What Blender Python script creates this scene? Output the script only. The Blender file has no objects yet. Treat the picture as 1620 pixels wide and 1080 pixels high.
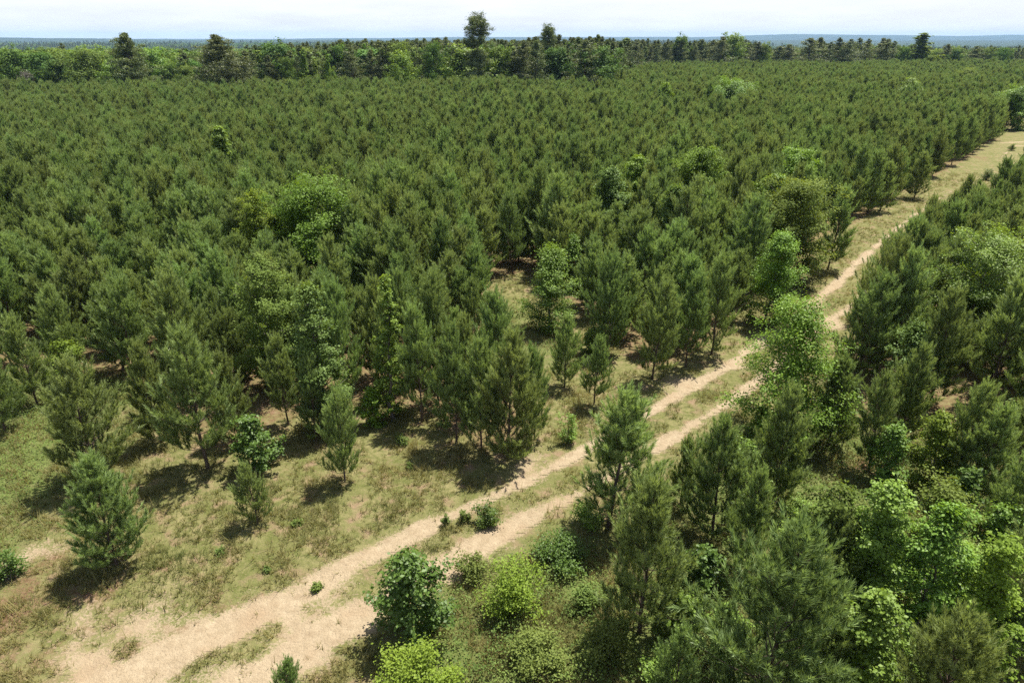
import bpy, math, random
import numpy as np
from mathutils import Vector

# ------------------------------------------------------------------ camera, sky, sun, exposure
scn = bpy.context.scene
COL = scn.collection
CAM_H, FPX = 16.0, 1080.0
HORIZON_Y = 61.0
PITCH = math.atan((540.0 - HORIZON_Y) / FPX)
cd = bpy.data.cameras.new('camera')
cam = bpy.data.objects.new('camera', cd); COL.objects.link(cam)
cd.sensor_width = 36.0; cd.lens = 24.0
cd.clip_start = 0.1; cd.clip_end = 40000.0
cam.location = (0, 0, CAM_H)
cam.rotation_euler = (math.pi / 2 - PITCH, 0, 0)
scn.camera = cam

SUN_EL, SUN_AZ = math.radians(68), math.radians(46)
w = bpy.data.worlds.new('World'); scn.world = w; w.use_nodes = True
nt = w.node_tree; nt.nodes.clear()
def N(t, typ, **k):
    n = t.nodes.new(typ)
    for a, b in k.items(): setattr(n, a, b)
    return n
wo = N(nt, 'ShaderNodeOutputWorld'); bg = N(nt, 'ShaderNodeBackground')
sky = N(nt, 'ShaderNodeTexSky'); sky.sky_type = 'NISHITA'; sky.sun_disc = False
sky.sun_elevation = SUN_EL; sky.sun_rotation = SUN_AZ
sky.air_density = 1.0; sky.dust_density = 1.5; sky.ozone_density = 1.0
tc = N(nt, 'ShaderNodeTexCoord'); mp = N(nt, 'ShaderNodeMapping')
mp.inputs['Scale'].default_value = (3.2, 3.2, 24.0)
nz = N(nt, 'ShaderNodeTexNoise'); nz.inputs['Scale'].default_value = 2.4
nz.inputs['Detail'].default_value = 7.0; nz.inputs['Roughness'].default_value = 0.62
rp = N(nt, 'ShaderNodeValToRGB')
rp.color_ramp.elements[0].position = 0.30; rp.color_ramp.elements[0].color = (0.74, 0.74, 0.74, 1)
rp.color_ramp.elements[1].position = 0.66; rp.color_ramp.elements[1].color = (1, 1, 1, 1)
mx = N(nt, 'ShaderNodeMixRGB')
mx.inputs[2].default_value = (7.9, 8.1, 8.5, 1)
nt.links.new(tc.outputs['Generated'], mp.inputs['Vector']); nt.links.new(mp.outputs[0], nz.inputs['Vector'])
nt.links.new(nz.outputs['Fac'], rp.inputs[0]); sz = N(nt, 'ShaderNodeSeparateXYZ'); nt.links.new(tc.outputs['Generated'], sz.inputs[0])
mr = N(nt, 'ShaderNodeMapRange'); mr.inputs[1].default_value = .14; mr.inputs[2].default_value = .5; mr.inputs[3].default_value = 1; mr.inputs[4].default_value = .16
nt.links.new(sz.outputs[2], mr.inputs[0])
mu0 = N(nt, 'ShaderNodeMath', operation='MULTIPLY'); nt.links.new(rp.outputs[0], mu0.inputs[0]); nt.links.new(mr.outputs[0], mu0.inputs[1])
nt.links.new(mu0.outputs[0], mx.inputs[0])
nt.links.new(sky.outputs[0], mx.inputs[1]); nt.links.new(mx.outputs[0], bg.inputs[0])
bg.inputs[1].default_value = 0.070
nt.links.new(bg.outputs[0], wo.inputs[0])

sl = bpy.data.lights.new('sun', 'SUN'); sl.energy = 5.0; sl.angle = math.radians(0.53); sl.color = (1.0, 0.955, 0.88)
so = bpy.data.objects.new('sun', sl); COL.objects.link(so)
SD = Vector((math.sin(SUN_AZ) * math.cos(SUN_EL), math.cos(SUN_AZ) * math.cos(SUN_EL), math.sin(SUN_EL)))
so.rotation_euler = SD.to_track_quat('Z', 'Y').to_euler()
scn.view_settings.view_transform = 'Standard'; scn.view_settings.look = 'None'
scn.view_settings.exposure = 0.98; scn.view_settings.gamma = 1.0
scn.render.engine = 'CYCLES'
cy = scn.cycles
cy.use_adaptive_sampling = False; cy.max_bounces = 4; cy.diffuse_bounces = 2; cy.glossy_bounces = 1; cy.transmission_bounces = 3
cy.transparent_max_bounces = 4; cy.volume_bounces = 0
cy.use_denoising = False; cy.denoiser = 'OPENIMAGEDENOISE'; cy.denoising_input_passes = 'RGB_ALBEDO_NORMAL'; cy.denoising_prefilter = 'ACCURATE'
cy.caustics_reflective = False; cy.caustics_refractive = False

# ------------------------------------------------------------------ helpers
SP, CP = math.sin(PITCH), math.cos(PITCH)
def ground_at(px, py, z=0.0):
    u = (px - 810) / FPX; v = (py - 540) / FPX
    f = CP - v * SP; up = -(SP + v * CP)
    t = (z - CAM_H) / up
    return (u * t, f * t)
def at_depth(px, py, Y):
    u = (px - 810) / FPX; v = (py - 540) / FPX
    f = CP - v * SP; up = -(SP + v * CP); t = Y / f
    return (u * t, Y, CAM_H + up * t)
def project(x, y, z):
    dz = z - CAM_H
    d = y * CP - dz * SP
    vy = -(y * SP + dz * CP)
    d = np.maximum(d, 1e-3)
    return 810 + FPX * x / d, 540 + FPX * vy / d * 1.0, d
def lerp(a, b, t): return a + (b - a) * t
def sstep(a, b, x):
    t = np.clip((x - a) / (b - a), 0, 1); return t * t * (3 - 2 * t)
_perm = np.random.RandomState(11).rand(512, 512)
def vnoise(x, y):
    xi = np.floor(x).astype(int); yi = np.floor(y).astype(int)
    fx = x - xi; fy = y - yi; fx = fx * fx * (3 - 2 * fx); fy = fy * fy * (3 - 2 * fy)
    g = lambda a, b: _perm[a & 511, b & 511]
    return (g(xi, yi) * (1 - fx) + g(xi + 1, yi) * fx) * (1 - fy) + (g(xi, yi + 1) * (1 - fx) + g(xi + 1, yi + 1) * fx) * fy
def fbm(x, y, s=1.0, o=4, seed=0):
    r = 0; a = 0.5; t = 0
    for i in range(o):
        r = r + a * vnoise(x / s + 17.3 * (i + seed), y / s + 9.7 * (i + seed)); t += a; a *= 0.5; s *= 0.5
    return r / t

def mesh_from(name, V, F, mat=None, attr=None, colors=None, smooth=False, mats=None, midx=None):
    V = np.asarray(V, np.float32); F = np.asarray(F, np.int32); n = F.shape[1]
    me = bpy.data.meshes.new(name)
    me.vertices.add(len(V)); me.vertices.foreach_set('co', V.ravel())
    me.loops.add(F.size); me.loops.foreach_set('vertex_index', F.ravel())
    me.polygons.add(len(F)); me.polygons.foreach_set('loop_start', np.arange(len(F), dtype=np.int32) * n)
    if smooth: me.polygons.foreach_set('use_smooth', np.ones(len(F), bool))
    if mat: me.materials.append(mat)
    me.update(calc_edges=True)
    if attr:
        for k, a in attr.items():
            at = me.attributes.new(k, 'FLOAT', 'POINT'); at.data.foreach_set('value', np.asarray(a, np.float32))
    if colors is not None:
        at = me.attributes.new('masks', 'FLOAT_COLOR', 'POINT'); at.data.foreach_set('color', np.asarray(colors, np.float32).ravel())
    return me
def obj(name, me, parent=None):
    o = bpy.data.objects.new(name, me); COL.objects.link(o)
    if parent: o.parent = parent
    return o
def tag(o, label=None, cat=None, group=None, kind=None):
    if label: o['label'] = label
    if cat: o['category'] = cat
    if group: o['group'] = group
    if kind: o['kind'] = kind
    return o
def norm(a): return a / np.maximum(np.linalg.norm(a, axis=-1, keepdims=True), 1e-9)

class Wood:                                   # tapered tubes joined into one mesh
    def __init__(s): s.V = []; s.F = []; s.n = 0
    def tube(s, P, R, k=6):
        P = np.asarray(P, float); R = np.asarray(R, float); m = len(P)
        T = norm(np.gradient(P, axis=0))
        ref = np.array([0.31, 0.87, 0.12]) if abs(T[0][2]) > .8 else np.array([0, 0, 1.])
        A = norm(np.cross(T, ref)); B = np.cross(T, A)
        a = np.arange(k) * 2 * math.pi / k
        V = P[:, None] + R[:, None, None] * (np.cos(a)[None, :, None] * A[:, None] + np.sin(a)[None, :, None] * B[:, None])
        s.V.append(V.reshape(-1, 3))
        i = np.arange(m - 1)[:, None] * k; j = np.arange(k)[None]; j2 = (j + 1) % k
        s.F.append((np.stack([i + j, i + j2, i + k + j2, i + k + j], -1).reshape(-1, 4)) + s.n)
        s.n += m * k
    def mesh(s, name, mat): return mesh_from(name, np.concatenate(s.V), np.concatenate(s.F), mat, smooth=True)

def bezier_path(p0, d0, L, bend_up, rng, n=5, wob=.06):
    P = [np.array(p0, float)]; d = np.array(d0, float)
    for i in range(n - 1):
        d = norm(d + np.array([0, 0, bend_up / (n - 1)]) + rng.normal(0, wob, 3)); P.append(P[-1] + d * L / (n - 1))
    return np.array(P)

def needles(P, D, L, k, nl, wd, rng, tipv):
    """fascicles of needles round each shoot: P start, D direction, L length (arrays)"""
    n = len(P); P = np.repeat(P, k, 0); D = np.repeat(D, k, 0); L = np.repeat(L, k); tv = np.repeat(tipv, k)
    m = len(P); t = rng.rand(m) ** 0.8
    r = rng.normal(0, 1, (m, 3)); r -= (r * D).sum(1)[:, None] * D; r = norm(r)
    ang = np.radians(lerp(42, 13, t) + rng.normal(0, 8, m))
    d = norm(D * np.cos(ang)[:, None] + r * np.sin(ang)[:, None] + np.array([0, 0, -.06]))
    b = P + D * (L * t)[:, None]
    ln = nl * rng.uniform(.7, 1.15, m)
    e = b + d * ln[:, None]
    s = norm(np.cross(d, rng.normal(0, 1, (m, 3)))) * (wd * .5)
    V = np.stack([b - s, b + s, e + s * .25], 1).reshape(-1, 3)
    F = np.arange(m * 3).reshape(-1, 3)
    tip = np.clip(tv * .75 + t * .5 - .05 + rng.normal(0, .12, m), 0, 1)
    return V, F, np.repeat(tip, 3)

def leaves(C, Nn, S, rng, tipv, asp=.85):
    """one kite-shaped folded leaf per centre"""
    m = len(C); a = norm(np.cross(Nn, rng.normal(0, 1, (m, 3)))); b = np.cross(Nn, a)
    S = S[:, None]
    V = np.stack([C - a * S * .5, C + b * S * asp * .5 + Nn * S * .12, C + a * S * .62, C - b * S * asp * .5 + Nn * S * .12], 1).reshape(-1, 3)
    i = np.arange(m)[:, None] * 4
    F = np.concatenate([i + np.array([[0, 1, 2]]), i + np.array([[0, 2, 3]])], 1).reshape(-1, 3)
    return V, F, np.repeat(tipv, 4)

# ------------------------------------------------------------------ materials
def foliage_mat(name, dark, light, trans=.35, rough=.5, spec=.35, hue_var=.5, tcol=(1.25, 1.15, .5), nscale=1.2):
    m = bpy.data.materials.new(name); m.use_nodes = True; t = m.node_tree; t.nodes.clear()
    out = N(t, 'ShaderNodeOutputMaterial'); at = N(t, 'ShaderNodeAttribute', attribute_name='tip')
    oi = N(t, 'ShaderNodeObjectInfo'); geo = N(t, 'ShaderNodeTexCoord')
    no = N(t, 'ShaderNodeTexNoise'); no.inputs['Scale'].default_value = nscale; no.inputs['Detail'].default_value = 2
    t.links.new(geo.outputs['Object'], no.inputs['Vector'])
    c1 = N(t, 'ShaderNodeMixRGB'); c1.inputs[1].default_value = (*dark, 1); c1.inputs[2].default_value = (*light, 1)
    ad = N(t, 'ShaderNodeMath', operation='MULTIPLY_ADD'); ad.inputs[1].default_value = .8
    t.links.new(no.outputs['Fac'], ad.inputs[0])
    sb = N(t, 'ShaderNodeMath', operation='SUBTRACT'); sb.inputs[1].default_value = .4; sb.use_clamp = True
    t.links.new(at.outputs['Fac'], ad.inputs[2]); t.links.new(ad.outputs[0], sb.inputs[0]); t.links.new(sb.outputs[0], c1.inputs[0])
    hs = N(t, 'ShaderNodeHueSaturation')
    m1 = N(t, 'ShaderNodeMapRange'); m1.inputs[3].default_value = .5 - .035 * hue_var; m1.inputs[4].default_value = .5 + .03 * hue_var
    m2 = N(t, 'ShaderNodeMapRange'); m2.inputs[3].default_value = 1 - .32 * hue_var; m2.inputs[4].default_value = 1 + .32 * hue_var
    mm = N(t, 'ShaderNodeMath', operation='FRACT'); mu = N(t, 'ShaderNodeMath', operation='MULTIPLY'); mu.inputs[1].default_value = 7.31
    t.links.new(oi.outputs['Random'], m1.inputs[0]); t.links.new(oi.outputs['Random'], mu.inputs[0]); t.links.new(mu.outputs[0], mm.inputs[0])
    t.links.new(mm.outputs[0], m2.inputs[0]); t.links.new(m1.outputs[0], hs.inputs['Hue']); t.links.new(m2.outputs[0], hs.inputs['Value'])
    t.links.new(c1.outputs[0], hs.inputs['Color'])
    bs = N(t, 'ShaderNodeBsdfPrincipled'); bs.inputs['Roughness'].default_value = rough; bs.inputs['Specular IOR Level'].default_value = spec
    t.links.new(hs.outputs[0], bs.inputs['Base Color'])
    tr = N(t, 'ShaderNodeBsdfTranslucent'); tm = N(t, 'ShaderNodeMixRGB', blend_type='MULTIPLY'); tm.inputs[0].default_value = 1
    tm.inputs[2].default_value = (*tcol, 1); t.links.new(hs.outputs[0], tm.inputs[1]); t.links.new(tm.outputs[0], tr.inputs[0])
    ms = N(t, 'ShaderNodeMixShader'); ms.inputs[0].default_value = trans
    t.links.new(bs.outputs[0], ms.inputs[1]); t.links.new(tr.outputs[0], ms.inputs[2]); t.links.new(ms.outputs[0], out.inputs[0])
    return m
def plain_mat(name, c1, c2, scale=8, rough=.9, bump=0, stretch=(1, 1, 1)):
    m = bpy.data.materials.new(name); m.use_nodes = True; t = m.node_tree; bs = t.nodes['Principled BSDF']
    bs.inputs['Roughness'].default_value = rough; bs.inputs['Specular IOR Level'].default_value = .2
    g = N(t, 'ShaderNodeTexCoord'); mpn = N(t, 'ShaderNodeMapping'); mpn.inputs['Scale'].default_value = stretch
    no = N(t, 'ShaderNodeTexNoise'); no.inputs['Scale'].default_value = scale; no.inputs['Detail'].default_value = 5
    t.links.new(g.outputs['Object'], mpn.inputs[0]); t.links.new(mpn.outputs[0], no.inputs['Vector'])
    c = N(t, 'ShaderNodeMixRGB'); c.inputs[1].default_value = (*c1, 1); c.inputs[2].default_value = (*c2, 1)
    r = N(t, 'ShaderNodeMapRange'); r.inputs[1].default_value = .35; r.inputs[2].default_value = .65
    t.links.new(no.outputs['Fac'], r.inputs[0]); t.links.new(r.outputs[0], c.inputs[0]); t.links.new(c.outputs[0], bs.inputs['Base Color'])
    if bump:
        b = N(t, 'ShaderNodeBump'); b.inputs['Strength'].default_value = bump; t.links.new(no.outputs['Fac'], b.inputs['Height']); t.links.new(b.outputs[0], bs.inputs['Normal'])
    return m
M = {}
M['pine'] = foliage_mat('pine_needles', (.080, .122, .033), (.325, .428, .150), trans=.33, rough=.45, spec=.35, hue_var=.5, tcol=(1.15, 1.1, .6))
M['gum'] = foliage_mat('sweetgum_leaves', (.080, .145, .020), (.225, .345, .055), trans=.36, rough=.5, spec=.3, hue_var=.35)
M['gum_bright'] = foliage_mat('bright_sweetgum_leaves', (.080, .155, .016), (.215, .345, .038), trans=.36, rough=.5, spec=.25, hue_var=.2)
M['gum_lime'] = foliage_mat('young_lime_leaves', (.090, .150, .016), (.215, .310, .042), trans=.38, rough=.5, spec=.15)
M['gum_dark'] = foliage_mat('deep_green_leaves', (.050, .092, .014), (.125, .200, .032), trans=.36, rough=.48, spec=.35, hue_var=.25)
M['gum_blue'] = foliage_mat('silvery_leaves', (.062, .110, .022), (.175, .260, .060), trans=.34, rough=.55, spec=.22, hue_var=.15)
M['olive'] = foliage_mat('olive_leaves', (.080, .118, .020), (.190, .245, .052), trans=.38, rough=.6, spec=.12)
M['old_pine'] = foliage_mat('mature_pine_needles', (.058, .084, .030), (.215, .265, .100), trans=.26, rough=.45)
M['far_leaf'] = foliage_mat('woodland_leaves', (.055, .100, .018), (.150, .235, .048), trans=.3, spec=.12, rough=.6, hue_var=.9, nscale=.3)
M['bare'] = foliage_mat('grey_twigs', (.11, .09, .075), (.20, .17, .14), trans=.1)
M['weed'] = foliage_mat('bramble_leaves', (.070, .110, .024), (.185, .245, .060), trans=.35, spec=.12, rough=.6)
M['grass'] = foliage_mat('grass_blades', (.095, .112, .026), (.265, .220, .085), trans=.3, rough=.6, nscale=.25)
M['bark'] = plain_mat('pine_bark', (.060, .042, .032), (.130, .095, .075), 14, .95, .5, (1, 1, .25))
M['barkg'] = plain_mat('grey_bark', (.11, .095, .08), (.21, .185, .16), 14, .95, .4, (1, 1, .25))

# ------------------------------------------------------------------ the track and ground masks
def px_path(pts): return np.array([ground_at(*p) for p in pts])
RUT_A = px_path([(1625, 222), (1600, 235), (1560, 268), (1500, 305), (1440, 345), (1395, 382), (1362, 410), (1330, 442), (1290, 478), (1245, 512), (1195, 548), (1140, 586), (1085, 618), (1030, 650), (980, 676), (930, 708), (880, 738), (800, 775), (730, 808), (660, 842), (590, 872), (520, 915), (440, 955), (350, 1000), (250, 1045), (120, 1100)])
RUT_B = px_path([(1660, 235), (1625, 262), (1590, 292), (1550, 322), (1490, 360), (1440, 398), (1395, 440), (1350, 480), (1310, 512), (1250, 560), (1200, 600), (1150, 640), (1095, 672), (1040, 706), (985, 742), (930, 772), (880, 796), (820, 828), (760, 858), (700, 888), (640, 920), (580, 960), (510, 1005), (430, 1055), (330, 1110)])
def resample(P, step=.5):
    seg = np.linalg.norm(np.diff(P, axis=0), axis=1); s = np.concatenate([[0], np.cumsum(seg)])
    t = np.arange(0, s[-1], step); Q = np.stack([np.interp(t, s, P[:, 0]), np.interp(t, s, P[:, 1])], 1)
    k = np.ones(7) / 7; E = np.pad(Q, ((3, 3), (0, 0)), 'edge')
    return np.stack([np.convolve(E[:, 0], k, 'valid'), np.convolve(E[:, 1], k, 'valid')], 1)
RUT_A, RUT_B = resample(RUT_A), resample(RUT_B)
def dist_path(x, y, P):
    d = np.full(x.shape, 1e9); yy = np.zeros(x.shape)
    for i in range(0, len(P)):
        q = (x - P[i, 0]) ** 2 + (y - P[i, 1]) ** 2
        mk = q < d; d = np.where(mk, q, d); yy = np.where(mk, P[i, 1], yy)
    return np.sqrt(d), yy
BLOBS = [(560, 985, 1.2, .45), (430, 1020, 1.3, .45), (330, 1050, 1.2, .45), (640, 920, .9, .3), (1140, 575, 1.6, .5), (1085, 610, 1.3, .5),
         (1320, 512, 1.3, .7), (960, 690, 1.2, .45), (250, 1010, 1.6, .32), (120, 990, 2.0, .26), (1605, 228, 2.6, .7), (850, 740, 1.2, .5), (60, 880, 1.5, .3), (180, 1060, 3, .5)]
RED = [(200, 1040, 2.2), (350, 965, 1.0), (60, 900, 1.6), (260, 900, .8), (480, 790, .7), (20, 960, 2.2), (80, 1010, 2.5), (150, 940, 1.6), (1555, 250, 3.2), (1380, 745, 1.6), (1540, 740, 1.5), (1560, 800, 1.4), (1500, 700, 1.2), (1330, 640, 1.5)]
def sand_mask(x, y):
    dA, yA = dist_path(x, y, RUT_A); dB, yB = dist_path(x, y, RUT_B)
    n = fbm(x, y, 1.1, 4, 3)
    wA = np.interp(yA, [14, 19, 24, 32, 44, 60, 90, 130], [.60, .42, .33, .36, .50, .28, .28, .6])
    aA = np.interp(yA, [14, 20, 30, 44, 50, 66, 72, 90, 105, 130], [.95, .95, 1, 1.05, .95, .9, .4, .25, .35, .9])
    wB = np.interp(yB, [14, 19, 24, 32, 44, 60, 90, 130], [.50, .42, .36, .38, .30, .28, .35, .9])
    aB = np.interp(yB, [14, 20, 30, 38, 46, 60, 80, 105, 130], [.9, .95, 1, .9, .75, .4, .25, .35, .6])
    s = np.maximum(aA * np.exp(-(dA / wA) ** 2), aB * np.exp(-(dB / wB) ** 2))
    mid = np.exp(-((dA + dB - 1.6) / 1.8) ** 2) * .14
    near = np.clip((21 - y) / 5, 0, 1) * np.exp(-(np.minimum(dA, dB) / 1.5) ** 2) * .32
    s = np.maximum(s, mid) + near
    for px, py, r, a in BLOBS:
        bx, by = ground_at(px, py)
        s = np.maximum(s, a * np.exp(-(((x - bx) ** 2 + (y - by) ** 2) / r ** 2)))
    brk = fbm(x, y, 1.9, 4, 15)
    s = s * lerp(1.0, np.clip(.15 + 1.55 * brk, .25, 1.15), 1 - sstep(17, 24, y))
    return s + (n - .5) * 1.15 * np.clip(s * 3, 0, 1), np.minimum(dA, dB)

# ------------------------------------------------------------------ where things stand (pixel of the foot in the photograph -> ground)
# young pines that show singly: foot x, foot y, top y, radius factor, note
PINES = [
 (185, 895, 722, 1.15, 'small bushy pine standing alone nearest the lower left corner'),
 (155, 765, 570, 1.25, 'wide pale green pine directly behind the small bushy lone pine'),
 (330, 742, 515, 1.15, 'tall pine with trailing low boughs at the left clearing edge'),
 (408, 828, 732, .95, 'little pine on the grass in front of the dark green sapling'),
 (546, 762, 610, .80, 'slender open pine with bare lower trunk alone on the grass'),
 (457, 672, 530, .95, 'rounded pine behind the slender open pine on the grass'),
 (552, 625, 447, .9, 'dense dark pine left of the bright green young sapling'),
 (647, 612, 430, .9, 'tall pine over shaded red litter right of the young sapling'),
 (694, 640, 430, .85, 'tall thin pine with dark bare trunk above the roadside grass'),
 (745, 668, 500, .85, 'pine with crooked forked stem beside the roadside grass'),
 (803, 725, 520, 1.05, 'largest pine at the tip of the roadside stand, casting dark shade'),
 (893, 612, 498, .85, 'small pine standing alone in the grassy clearing'),
 (940, 640, 528, .9, 'small pine by the track edge right of the lone clearing pine'),
 (958, 560, 398, .9, 'pine with straight trunk just right of the dark sweetgum'),
 (1032, 600, 440, .95, 'bushy pine at the bend of the sandy rut'),
 (1085, 580, 430, .95, 'bushy pine next to the wide sandy patch of the track'),
 (1125, 560, 400, .95, 'tall pine leaning over the sandy patch of the track'),
 (962, 835, 612, 1.4, 'open branched tall pine standing against both wheel ruts'),
 (1012, 1000, 752, 1.1, 'big dark conical pine just below the open branched pine'),
 (1128, 852, 662, 1.1, 'full rounded pine beyond the big dark conical pine'),
 (1222, 800, 612, .95, 'soft pale pine in front of the tallest sweetgum by the track'),
 (1195, 1135, 822, 1.25, 'very large pine with twin tops at the lower edge'),
 (1375, 745, 590, .95, 'pine between the silvery tree and the tallest sweetgum'),
 (1505, 775, 600, .85, 'leaning pine with visible trunk right of the lime tree'),
 (1465, 1180, 945, 1.15, 'pine rising from the leafy thicket at the lower right'),
 (1625, 1010, 800, 1.15, 'dark pine cut by the right edge of the frame'),
 (460, 1130, 1045, .9, 'tip of a little pine at the lower edge beside the track'),
 (1310, 425, 292, 1.0, 'pine with slim visible trunk where the track narrows'),
 (1392, 334, 255, 1.25, 'dark compact pine at the grassy verge beyond the slim trunk'),
 (1446, 314, 240, 1.3, 'pine at the grassy verge with its foot in full sun'),
 (1010, 690, 640, .7, 'short pine seedling between the wheel ruts and the stand'),
 (1350, 600, 430, 1.1, 'dark pine overhanging the bare soil beside the track'),
 (1400, 560, 400, 1.0, 'dark pine second in from the bare soil beside the track'),
 (1440, 480, 360, .9, 'pine where the track disappears behind the right stand'),
 (1470, 640, 450, 1.0, 'tall pale tipped pine behind the silvery tree'),
 (1560, 640, 440, 1.1, 'broad pine above the leaning pine at the right'),
 (1580, 880, 720, 1.0, 'pine in deep shade right of the leafy thicket'),
 (500, 700, 560, .85, 'pine between the rounded pine and the slender open pine'),
 (380, 700, 560, .9, 'pine directly behind the dark leafy sapling'),
 (595, 600, 440, .9, 'pine behind the bright green young sapling'),
 (255, 700, 540, .9, 'pine between the wide pale pine and the tall trailing pine'),
 (110, 590, 450, 1.0, 'pine behind the small light green tree by the brambles'),
 (722, 700, 510, .9, 'pine in the dense roadside clump left of its largest pine'),
 (762, 712, 535, .85, 'pine pressed against the left side of the largest roadside pine'),
 (846, 695, 545, .85, 'pine at the right side of the largest roadside pine'),
 (668, 668, 480, .85, 'pine over the shaded litter in the dense roadside clump'),
 (790, 640, 465, .9, 'pine directly behind the largest roadside pine'),
 (618, 632, 470, .8, 'pine just right of the bright green young sapling'),
 (60, 640, 500, 1.0, 'pine on the shaded ground behind the bramble patch'),
 (8, 680, 545, 1.0, 'pine cut by the left edge beside the bramble patch'),
 (640, 545, 400, .95, 'pine second back behind the shaded red litter'),
 (755, 560, 440, .9, 'pine at the mouth of the grassy clearing'),
 (1262, 1060, 880, .95, 'bright tipped pine beside the very large twin pine'),
 (1300, 960, 800, .8, 'pine standing between the twin pine and the thicket trees'),
 (300, 640, 430, 1.0, 'pine second back from the left clearing edge'),
 (215, 600, 440, 1.0, 'pine over the deep shadow behind the brambles'),
 (1312, 705, 560, 1.0, 'pine beside the tallest sweetgum on its right'),
 (1178, 905, 740, .9, 'pine between the rounded pine and the very large twin pine'),
 (1075, 800, 690, .8, 'short pine squeezed behind the big conical pine'),
 (1545, 800, 640, 1.0, 'dark pine right behind the leaning pine'),
 (1420, 700, 540, 1.0, 'shadowy pine left of the lime yellow layered tree'),
 (1300, 1110, 960, .9, 'pine top at the lower edge between the twin pine and the thicket'),
 (1600, 760, 600, 1.0, 'tall pine at the right edge above the shaded gap'),
 (1060, 1120, 985, .8, 'young pine top at the lower edge left of the twin pine'),
]
# broadleaf trees: foot x, foot y, top y, crown half width px, material, note
GUMS = [
 (120, 610, 540, 34, 'gum_lime', 'small light green tree between the brambles and pines'),
 (392, 395, 296, 26, 'gum_lime', 'narrow yellow green tree left of the broad lime crown'),
 (478, 455, 292, 52, 'gum_lime', 'broad lime green crown among the pines left of centre'),
 (488, 570, 440, 38, 'gum_blue', 'greyish green tree hemmed in by pines below the lime crown'),
 (404, 480, 398, 36, 'olive', 'pale olive tree among pines below the narrow yellow green tree'),
 (604, 515, 425, 20, 'gum', 'thin green tree wedged between pines at the centre left'),
 (868, 522, 388, 46, 'gum', 'dark green sweetgum in the grassy clearing'),
 (908, 460, 370, 24, 'gum', 'green tree just behind the dark clearing sweetgum'),
 (972, 360, 262, 30, 'gum_blue', 'silvery green tree behind pines above the clearing'),
 (1006, 330, 243, 26, 'gum_bright', 'green tree touching the silvery one above the clearing'),
 (1074, 395, 288, 26, 'gum_blue', 'bluish green tree between the two bright sweetgum tops'),
 (1112, 330, 235, 30, 'gum_lime', 'bright yellow green dome rising above the pines'),
 (1222, 350, 268, 22, 'gum', 'green tree behind the rounded olive tree'),
 (1262, 310, 234, 26, 'gum_bright', 'green tree farthest behind the rounded olive tree'),
 (1268, 378, 286, 44, 'olive', 'rounded olive tree near the bend of the track'),
 (1212, 512, 360, 46, 'gum_bright', 'bright conical sweetgum on the verge of the track'),
 (1236, 695, 474, 92, 'gum_bright', 'tallest sweetgum leaning over the right wheel rut'),
 (404, 745, 655, 34, 'gum_dark', 'dark leafy sapling under pines at the grass edge'),
 (596, 672, 610, 20, 'gum_bright', 'bright green young sapling at the grass edge'),
 (655, 1005, 872, 60, 'gum_dark', 'leafy dark green bush tree beside the lower track'),
 (1438, 640, 512, 44, 'gum_blue', 'silvery leaved tree deep in the right hand stand'),
 (1468, 775, 650, 40, 'gum_lime', 'lime yellow tree with layered boughs in the right stand'),
 (1580, 420, 360, 48, 'gum', 'flat topped feathery green tree at the far right'),
 (1598, 700, 640, 30, 'gum_blue', 'grey green shrub tree beside the right edge'),
 (1350, 960, 745, 54, 'gum', 'large spreading tree topping the leafy thicket'),
 (1435, 1010, 800, 60, 'gum', 'broad tree in the middle of the leafy thicket'),
 (1525, 1040, 840, 52, 'gum_lime', 'long boughed tree at the right side of the thicket'),
 (1290, 940, 770, 52, 'olive', 'yellowish tree at the thicket side nearest the twin pine'),
 (1395, 765, 668, 34, 'gum', 'green tree just beyond the thicket below the tallest sweetgum'),
 (1150, 1050, 955, 36, 'gum', 'leafy sapling in front of the big twin pine on its left'),
 (1560, 905, 800, 40, 'gum', 'green tree between the thicket and the right edge'),
 (1500, 850, 735, 30, 'gum_dark', 'dark green sapling below the leaning pine'),
 (1330, 668, 600, 22, 'gum_dark', 'small dark tree beside the bare soil right of the tallest sweetgum'),
 (1245, 905, 815, 34, 'gum', 'leafy tree just behind the twin pine'),
 (1200, 700, 645, 24, 'gum', 'leafy sapling at the left foot of the tallest sweetgum'),
 (1600, 850, 760, 30, 'gum_lime', 'light green sapling at the right edge above the dark bush'),
 (1385, 920, 790, 44, 'gum_bright', 'lime tree between the two tallest thicket trees'),
 (1495, 960, 860, 46, 'gum', 'green tree between the broad tree and the long boughed tree'),
 (1355, 1120, 930, 60, 'gum', 'low green tree at the lower end of the thicket'),
 (1480, 870, 770, 50, 'olive', 'grassy green tree behind the leafy thicket'),
 (1110, 930, 860, 34, 'gum_dark', 'dark glossy sapling between the conical and twin pines'),
 (1180, 760, 700, 30, 'gum', 'green sapling in the gap behind the full rounded pine'),
 (1600, 205, 142, 24, 'gum', 'round green tree at the far end of the track'),
 (1055, 172, 132, 14, 'gum_lime', 'bright small crown alone in the far plantation'),
 (1158, 172, 134, 26, 'gum', 'wide flat green crown in the far plantation'),
 (1440, 165, 126, 18, 'gum', 'green crown in the far right plantation'),
 (1532, 150, 110, 16, 'gum_lime', 'lime crown at the far right of the plantation'),
 (1195, 420, 395, 14, 'gum', 'small green shrub by the conical sweetgum'),
 (930, 560, 520, 16, 'gum', 'little leafy shrub under pines at the clearing'),
 (345, 220, 196, 16, 'gum', 'green crown in the left far plantation'),
 (1070, 1010, 940, 34, 'gum', 'green sapling at the foot of the big conical pine'),
]
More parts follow.
